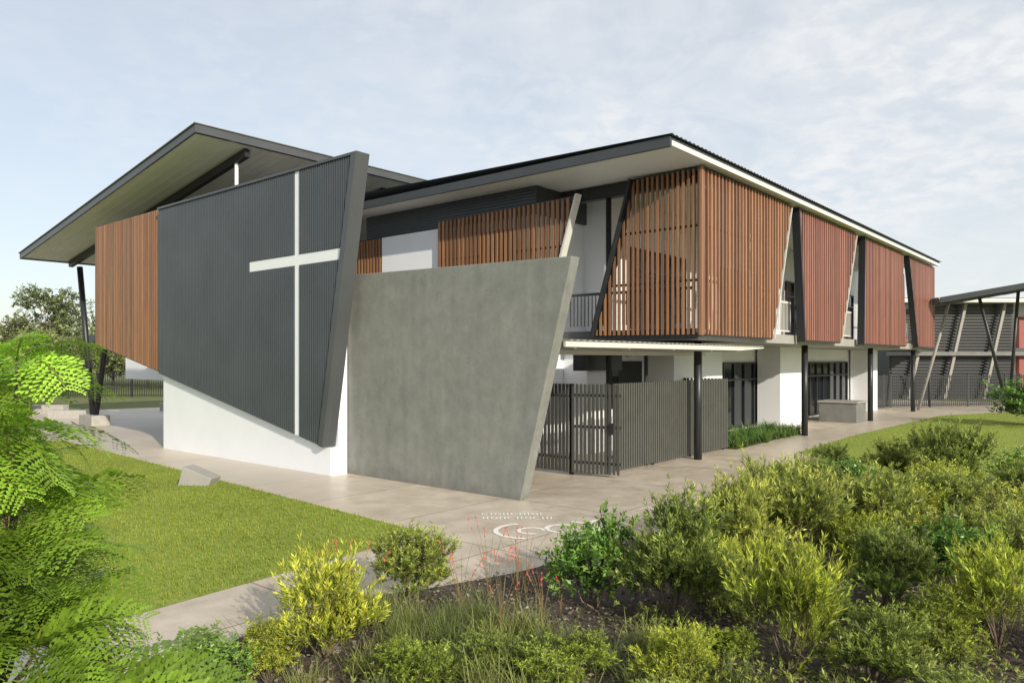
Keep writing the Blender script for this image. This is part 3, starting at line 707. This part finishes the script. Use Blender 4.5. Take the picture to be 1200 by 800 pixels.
# ------------------------------------------------------------------ garden shrubs
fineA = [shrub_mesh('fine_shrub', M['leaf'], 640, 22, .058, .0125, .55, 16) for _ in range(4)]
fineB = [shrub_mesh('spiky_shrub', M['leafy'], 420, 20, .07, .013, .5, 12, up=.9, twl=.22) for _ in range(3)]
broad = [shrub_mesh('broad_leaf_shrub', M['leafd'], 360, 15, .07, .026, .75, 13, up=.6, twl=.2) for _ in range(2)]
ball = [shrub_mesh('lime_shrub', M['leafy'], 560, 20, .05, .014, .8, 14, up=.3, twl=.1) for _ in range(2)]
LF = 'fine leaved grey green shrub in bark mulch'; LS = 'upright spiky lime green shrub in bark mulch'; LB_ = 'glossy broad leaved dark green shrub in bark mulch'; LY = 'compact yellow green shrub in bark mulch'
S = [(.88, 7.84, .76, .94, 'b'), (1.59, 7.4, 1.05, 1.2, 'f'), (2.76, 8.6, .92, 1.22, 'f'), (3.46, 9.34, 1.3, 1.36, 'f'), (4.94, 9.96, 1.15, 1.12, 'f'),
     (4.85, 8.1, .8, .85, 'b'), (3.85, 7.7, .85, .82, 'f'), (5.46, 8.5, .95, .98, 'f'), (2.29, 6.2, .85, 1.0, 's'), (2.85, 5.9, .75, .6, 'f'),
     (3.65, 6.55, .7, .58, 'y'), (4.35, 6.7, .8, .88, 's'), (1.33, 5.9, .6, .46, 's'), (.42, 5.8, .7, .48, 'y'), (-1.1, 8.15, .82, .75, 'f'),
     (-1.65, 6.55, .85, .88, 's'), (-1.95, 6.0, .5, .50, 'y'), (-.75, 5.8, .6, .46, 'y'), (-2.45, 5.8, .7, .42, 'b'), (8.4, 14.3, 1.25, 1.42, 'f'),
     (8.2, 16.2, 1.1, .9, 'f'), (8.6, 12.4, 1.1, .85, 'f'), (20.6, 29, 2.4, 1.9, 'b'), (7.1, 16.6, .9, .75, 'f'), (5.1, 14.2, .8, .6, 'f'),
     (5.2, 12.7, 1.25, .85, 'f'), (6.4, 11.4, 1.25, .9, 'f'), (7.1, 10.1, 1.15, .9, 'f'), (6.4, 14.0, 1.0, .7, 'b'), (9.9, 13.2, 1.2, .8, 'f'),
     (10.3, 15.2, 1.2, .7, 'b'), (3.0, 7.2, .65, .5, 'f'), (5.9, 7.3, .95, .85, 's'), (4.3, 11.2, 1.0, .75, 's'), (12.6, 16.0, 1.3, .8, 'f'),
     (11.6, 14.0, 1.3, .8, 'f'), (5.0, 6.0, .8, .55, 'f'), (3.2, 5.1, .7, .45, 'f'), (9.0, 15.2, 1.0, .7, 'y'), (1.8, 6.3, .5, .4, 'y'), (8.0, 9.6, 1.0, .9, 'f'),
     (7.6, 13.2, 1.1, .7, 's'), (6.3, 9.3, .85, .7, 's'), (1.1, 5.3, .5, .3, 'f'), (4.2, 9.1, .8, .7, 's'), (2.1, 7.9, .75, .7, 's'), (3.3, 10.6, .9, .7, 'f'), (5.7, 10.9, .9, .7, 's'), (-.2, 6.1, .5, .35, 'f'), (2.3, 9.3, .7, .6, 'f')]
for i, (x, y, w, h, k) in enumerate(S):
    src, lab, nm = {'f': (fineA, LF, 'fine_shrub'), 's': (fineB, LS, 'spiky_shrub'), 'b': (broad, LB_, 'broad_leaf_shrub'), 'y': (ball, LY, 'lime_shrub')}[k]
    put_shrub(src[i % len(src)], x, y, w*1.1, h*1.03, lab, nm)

def tussock(n, L, w, mat, spread=.08, up=1.3, droop=1.6):
    P = np.stack([rng.normal(size=n)*spread, rng.normal(size=n)*spread, np.zeros(n)], 1)
    V, Fq, t = ribbons(P, rng.random(n)*6.283, L*(.5+.6*rng.random(n)), np.full(n, w), droop*rng.random(n), 5, np.ones((n, 3))*(.6+.7*rng.random((n, 1))), up-.35*rng.random(n))
    return fast_mesh('tussock', V, Fq, t, mat)
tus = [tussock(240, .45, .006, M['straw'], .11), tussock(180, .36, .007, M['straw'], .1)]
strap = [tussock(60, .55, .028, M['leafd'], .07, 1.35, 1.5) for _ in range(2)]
G = [(-.9, 6.5), (-.35, 6.3), (.05, 6.2), (.35, 6.6), (-.6, 7.2), (-.2, 5.7), (-1.2, 6.2), (.7, 6.3), (-1.35, 7.4), (1.0, 5.9), (-2.1, 6.6), (1.7, 5.9), (2.3, 7.6), (4.0, 8.9), (5.6, 9.8), (3.1, 6.5), (4.6, 7.3), (2.0, 9.9), (3.4, 11.3), (-1.0, 5.6), (.15, 5.4), (2.5, 5.6), (-1.6, 5.7), (6.4, 8.6),
     (-.6, 6.8), (-.15, 6.7), (-.95, 7.1), (.1, 7.0), (.4, 6.1), (-.5, 6.1), (-1.0, 6.8), (1.2, 6.6), (-1.7, 7.0), (.45, 5.5), (-.3, 7.3)]
for i, (x, y) in enumerate(G):
    s = random.uniform(.75, 1.2)
    put_shrub((tus[i % 2], None), x, y, s, s, 'loose clump of fine green tussock grass in mulch', 'tussock_grass', 'grass clump', group='tussock grasses in the garden bed')
k = 0
for a in np.arange(20.9, 26.7, .42):
    for b in (9.25, 9.75, 10.25):
        x, y, _ = W(a+random.uniform(-.1, .1), b+random.uniform(-.1, .1)); s = random.uniform(.9, 1.25)
        put_shrub((strap[k % 2], None), x, y, s, s*.9, 'dark green strap leaved plant in narrow planting strip', 'strap_leaf_plant', 'plant', group='strap leaved plants beside the fence'); k += 1

def flower_plant(x, y, h):
    t = thing('red_flowering_plant', 'wispy plant with thin stems and small red flowers', 'flowering plant', (x, y, 0), 'red flowering plants in the garden bed')
    for i in range(9):
        st = MB(); fl = MB()
        a = random.uniform(0, 6.28); L = h*random.uniform(.6, 1.15); out = random.uniform(.05, .45)*L
        p = [Vector((x, y, 0))+Vector((math.cos(a)*out*s*s, math.sin(a)*out*s*s, L*s)) for s in (0, .4, .75, 1)]
        st.tube(p, [.0028, .0024, .002, .0012], 4)
        q = p[3]
        for j in range(2):
            q = p[2].lerp(p[3], .6+.4*j); fl.tube([q, q+Vector((.004, 0, -.022))], [.003, .008], 5)
        fl.tube([p[2].lerp(p[3], .55), p[3]], [.002, .002], 4)
        st.obj('stem', M['redstem'], t)
        if i % 2 == 0: fl.obj('flower', M['red'], t)
for (x, y, h) in ((-.25, 7.9, .8), (.05, 7.5, .85), (.3, 7.2, .75), (.5, 7.7, .6), (-.5, 7.4, .75), (-1.45, 7.1, .85), (-1.7, 7.4, .75), (-.1, 7.0, .7), (.15, 8.0, .8)):
    flower_plant(x, y, h)

def cover(n, cx, cy, sg, hh, name):
    ci = rng.integers(0, len(cx), n); px = cx[ci]+rng.normal(size=n)*sg; py = cy[ci]+rng.normal(size=n)*sg
    kk = inpoly(px, py, BED); px = px[kk]; py = py[kk]; n = len(px)
    P = np.stack([px, py, rng.random(n)*hh], 1); T = unit(rng.normal(size=(n, 3))*.7+np.array([0, 0, .8]))
    V, Fq, tt = twigs_to_leaves(P, T, np.full(n, .12), 13, .045, .013, .7, np.ones((n, 3))*(.5+.6*rng.random((n, 1))))
    o = bpy.data.objects.new(name, fast_mesh(name, V, Fq, tt, M['leaf'])); COL.objects.link(o); o['kind'] = 'stuff'; o['label'] = 'low leafy ground cover spreading between shrubs'; o['category'] = 'ground cover'
cx = rng.uniform(-3, 12, 220); cy = rng.uniform(5, 17, 220); kk = inpoly(cx, cy, BED) & ((cx > 1.2) | (cy < 6.6)) & (np.abs(cx) < cy*.75); cx = cx[kk]; cy = cy[kk]
cover(4200, cx, cy, .22, .14, 'ground_cover')

# ------------------------------------------------------------------ feathery tree close to camera
ft = thing('feathery_tree', 'young tree with bright feathery fern like leaves', 'tree', (-2.5, 3.4, 0))
fv, ff_, ftt = [], [], []; off = 0
def addq(Q, br_):
    global off
    n = len(Q); fv.append(Q.reshape(-1, 3)); ff_.append(np.arange(4*n).reshape(n, 4)+off); off += 4*n; ftt.append(np.ones((4*n, 3))*br_)
def frond(p, az, pitch, L, bright):
    npn = 10; seg = 16; pos = np.array(p, float); pt = pitch; h = np.array([math.cos(az), math.sin(az), 0]); sd = np.array([-math.sin(az), math.cos(az), 0])
    droop = random.uniform(.6, 1.3); roll = random.uniform(-.7, .7); pts = []
    bright = bright*random.uniform(.65, 1.25)
    for i in range(seg+1):
        t = h*math.cos(pt)+np.array([0, 0, math.sin(pt)]); pts.append((pos.copy(), t)); pos = pos+t*L/seg; pt -= droop/seg
    R = np.array([q[0] for q in pts]); w = sd*.004; addq(np.stack([R[:-1]-w, R[:-1]+w, R[1:]+w, R[1:]-w], 1), np.array([1.1, .9, .8]))
    for j in range(npn):
        s = .15+.83*j/(npn-1); fi = s*seg; i0 = min(int(fi), seg-1); P0 = R[i0]+(R[i0+1]-R[i0])*(fi-i0); t = pts[i0][1]; nrm = np.cross(t, sd)
        for sg in (-1, 1):
            s2 = sd*math.cos(roll)*sg+nrm*(math.sin(roll)*sg)
            d = unit(s2*.85+t*.5+rng.normal(size=3)*.07)
            pl = L*.33*math.sin(math.pi*(.25+.62*s))**.8
            mm = 7; u = np.linspace(.12, 1, mm)
            base = P0+d*pl*u[:, None]+np.array([0, 0, -1])*(pl*.3)*(u[:, None]**2)
            perp = t-d*np.dot(t, d); perp = perp/np.linalg.norm(perp)
            for q in (-1, 1):
                ld = unit(perp[None]*q+d[None]*.45+rng.normal(size=(mm, 3))*.14)
                ll = (.215*pl*(1-.35*u**2))[:, None]; wd = d[None]*pl*.088*np.ones((mm, 1))
                addq(np.stack([base-wd*.5, base+ld*ll*.55-wd, base+ld*ll, base+ld*ll*.55+wd], 1), bright*random.uniform(.8, 1.2))
trk = MB()
def branch(p0, p1, r0, r1):
    p0 = Vector(p0); p1 = Vector(p1); trk.tube([p0, p0.lerp(p1, .5)+Vector((random.uniform(-.04, .04), random.uniform(-.04, .04), .03)), p1], [r0, (r0+r1)/2, r1], 8)
trunk_top = (-2.4, 3.45, 1.0)
branch((-2.5, 3.4, 0), trunk_top, .05, .03)
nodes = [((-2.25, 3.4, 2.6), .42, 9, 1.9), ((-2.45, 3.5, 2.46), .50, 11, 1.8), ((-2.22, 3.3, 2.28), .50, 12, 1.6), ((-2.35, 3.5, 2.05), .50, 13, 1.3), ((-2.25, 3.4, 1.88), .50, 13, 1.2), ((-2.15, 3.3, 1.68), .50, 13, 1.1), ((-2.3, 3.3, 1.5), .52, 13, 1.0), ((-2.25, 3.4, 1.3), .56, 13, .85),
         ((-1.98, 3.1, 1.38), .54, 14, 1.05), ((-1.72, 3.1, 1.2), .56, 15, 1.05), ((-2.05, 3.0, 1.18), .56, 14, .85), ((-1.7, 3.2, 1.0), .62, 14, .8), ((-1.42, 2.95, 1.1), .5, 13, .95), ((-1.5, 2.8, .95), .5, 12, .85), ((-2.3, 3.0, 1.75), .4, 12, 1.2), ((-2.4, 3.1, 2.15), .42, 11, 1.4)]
for (p, L, k, brt) in nodes:
    branch(trunk_top if p[2] > 1.1 else (-2.45, 3.42, .5), p, .016, .006)
    a0 = random.uniform(0, 6.28)
    for i in range(k):
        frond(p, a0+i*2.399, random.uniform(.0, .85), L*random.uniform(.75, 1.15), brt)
V = np.concatenate(fv); Fq = np.concatenate(ff_); tt = np.concatenate(ftt)
o = bpy.data.objects.new('crown', fast_mesh('crown', V, Fq, tt, M['frond'])); COL.objects.link(o); set_parent(o, ft)
trk.obj('trunk', M['bark'], ft, smooth=True)

# ------------------------------------------------------------------ camera, light, sky
cam = bpy.data.cameras.new('Camera'); co = bpy.data.objects.new('Camera', cam); COL.objects.link(co)
co.location = (0, 0, EYE); co.rotation_euler = (math.radians(90), 0, 0)
cam.sensor_width = 36; cam.lens = 877/1200*36; cam.shift_y = 21/1200; cam.clip_end = 3000; cam.clip_start = .1
scene.camera = co
EL = math.radians(23); sv = Vector((.50, -.865, 0)).normalized()
AZ = math.atan2(sv.x, sv.y)
sd = Vector((sv.x*math.cos(EL), sv.y*math.cos(EL), math.sin(EL)))
sun = bpy.data.lights.new('Sun', 'SUN'); so = bpy.data.objects.new('Sun', sun); COL.objects.link(so)
sun.energy = 4.7; sun.angle = math.radians(.6); sun.color = (1, .905, .75); so.rotation_euler = sd.to_track_quat('Z', 'Y').to_euler(); so.location = (10, -10, 20)
w = bpy.data.worlds.new('World'); scene.world = w; w.use_nodes = True; nt = w.node_tree
bg = nt.nodes['Background']; bg.inputs['Strength'].default_value = .15
sky = nt.nodes.new('ShaderNodeTexSky'); sky.sky_type = 'NISHITA'; sky.sun_disc = False; sky.sun_elevation = EL; sky.sun_rotation = AZ; sky.dust_density = 1.0
tc = nt.nodes.new('ShaderNodeTexCoord'); sx = nt.nodes.new('ShaderNodeSeparateXYZ'); ln(nt, tc.outputs['Generated'], sx.inputs[0])
zz = nt.nodes.new('ShaderNodeMath'); zz.operation = 'MAXIMUM'; ln(nt, sx.outputs['Z'], zz.inputs[0]); zz.inputs[1].default_value = 0.0
za = nt.nodes.new('ShaderNodeMath'); za.operation = 'ADD'; ln(nt, zz.outputs[0], za.inputs[0]); za.inputs[1].default_value = .22
dx = nt.nodes.new('ShaderNodeMath'); dx.operation = 'DIVIDE'; ln(nt, sx.outputs['X'], dx.inputs[0]); ln(nt, za.outputs[0], dx.inputs[1])
dy = nt.nodes.new('ShaderNodeMath'); dy.operation = 'DIVIDE'; ln(nt, sx.outputs['Y'], dy.inputs[0]); ln(nt, za.outputs[0], dy.inputs[1])
cb = nt.nodes.new('ShaderNodeCombineXYZ'); ln(nt, dx.outputs[0], cb.inputs[0]); ln(nt, dy.outputs[0], cb.inputs[1])
def wn(scale, det, ro, dist=0):
    n = nt.nodes.new('ShaderNodeTexNoise'); n.inputs['Scale'].default_value = scale; n.inputs['Detail'].default_value = det; n.inputs['Roughness'].default_value = ro; n.inputs['Distortion'].default_value = dist
    ln(nt, cb.outputs[0], n.inputs['Vector']); return n.outputs['Fac']
big = ramp(nt, wn(1.5, 4, .5, .3), [(.40, (.1, .1, .1)), (.60, (1, 1, 1))])
small = ramp(nt, wn(14, 5, .5, .25), [(.42, (0, 0, 0)), (.62, (1, 1, 1))])
wisp = ramp(nt, wn(3.2, 8, .6, .8), [(.36, (0, 0, 0)), (.70, (1, 1, 1))])
def mrange(a0, a1, b0, b1):
    r = nt.nodes.new('ShaderNodeMapRange'); ln(nt, sx.outputs['X'], r.inputs[0]); r.inputs[1].default_value = a0; r.inputs[2].default_value = a1; r.inputs[3].default_value = b0; r.inputs[4].default_value = b1; return r.outputs[0]
f1 = mixc(nt, .55, mixc(nt, 1.0, small, big, 'MULTIPLY'), wisp)
f2 = nt.nodes.new('ShaderNodeMath'); f2.operation = 'MULTIPLY'; ln(nt, f1, f2.inputs[0]); ln(nt, mrange(-.4, .3, .16, .48), f2.inputs[1])
f3 = nt.nodes.new('ShaderNodeMath'); f3.operation = 'ADD'; ln(nt, f2.outputs[0], f3.inputs[0]); ln(nt, mrange(-.5, .5, .52, .64), f3.inputs[1]); f3.use_clamp = True
colr = mixc(nt, f3.outputs[0], sky.outputs[0], (5.85, 5.98, 6.1))
ln(nt, colr, bg.inputs['Color'])
scene.view_settings.view_transform = 'Standard'; scene.view_settings.look = 'None'; scene.view_settings.exposure = 0
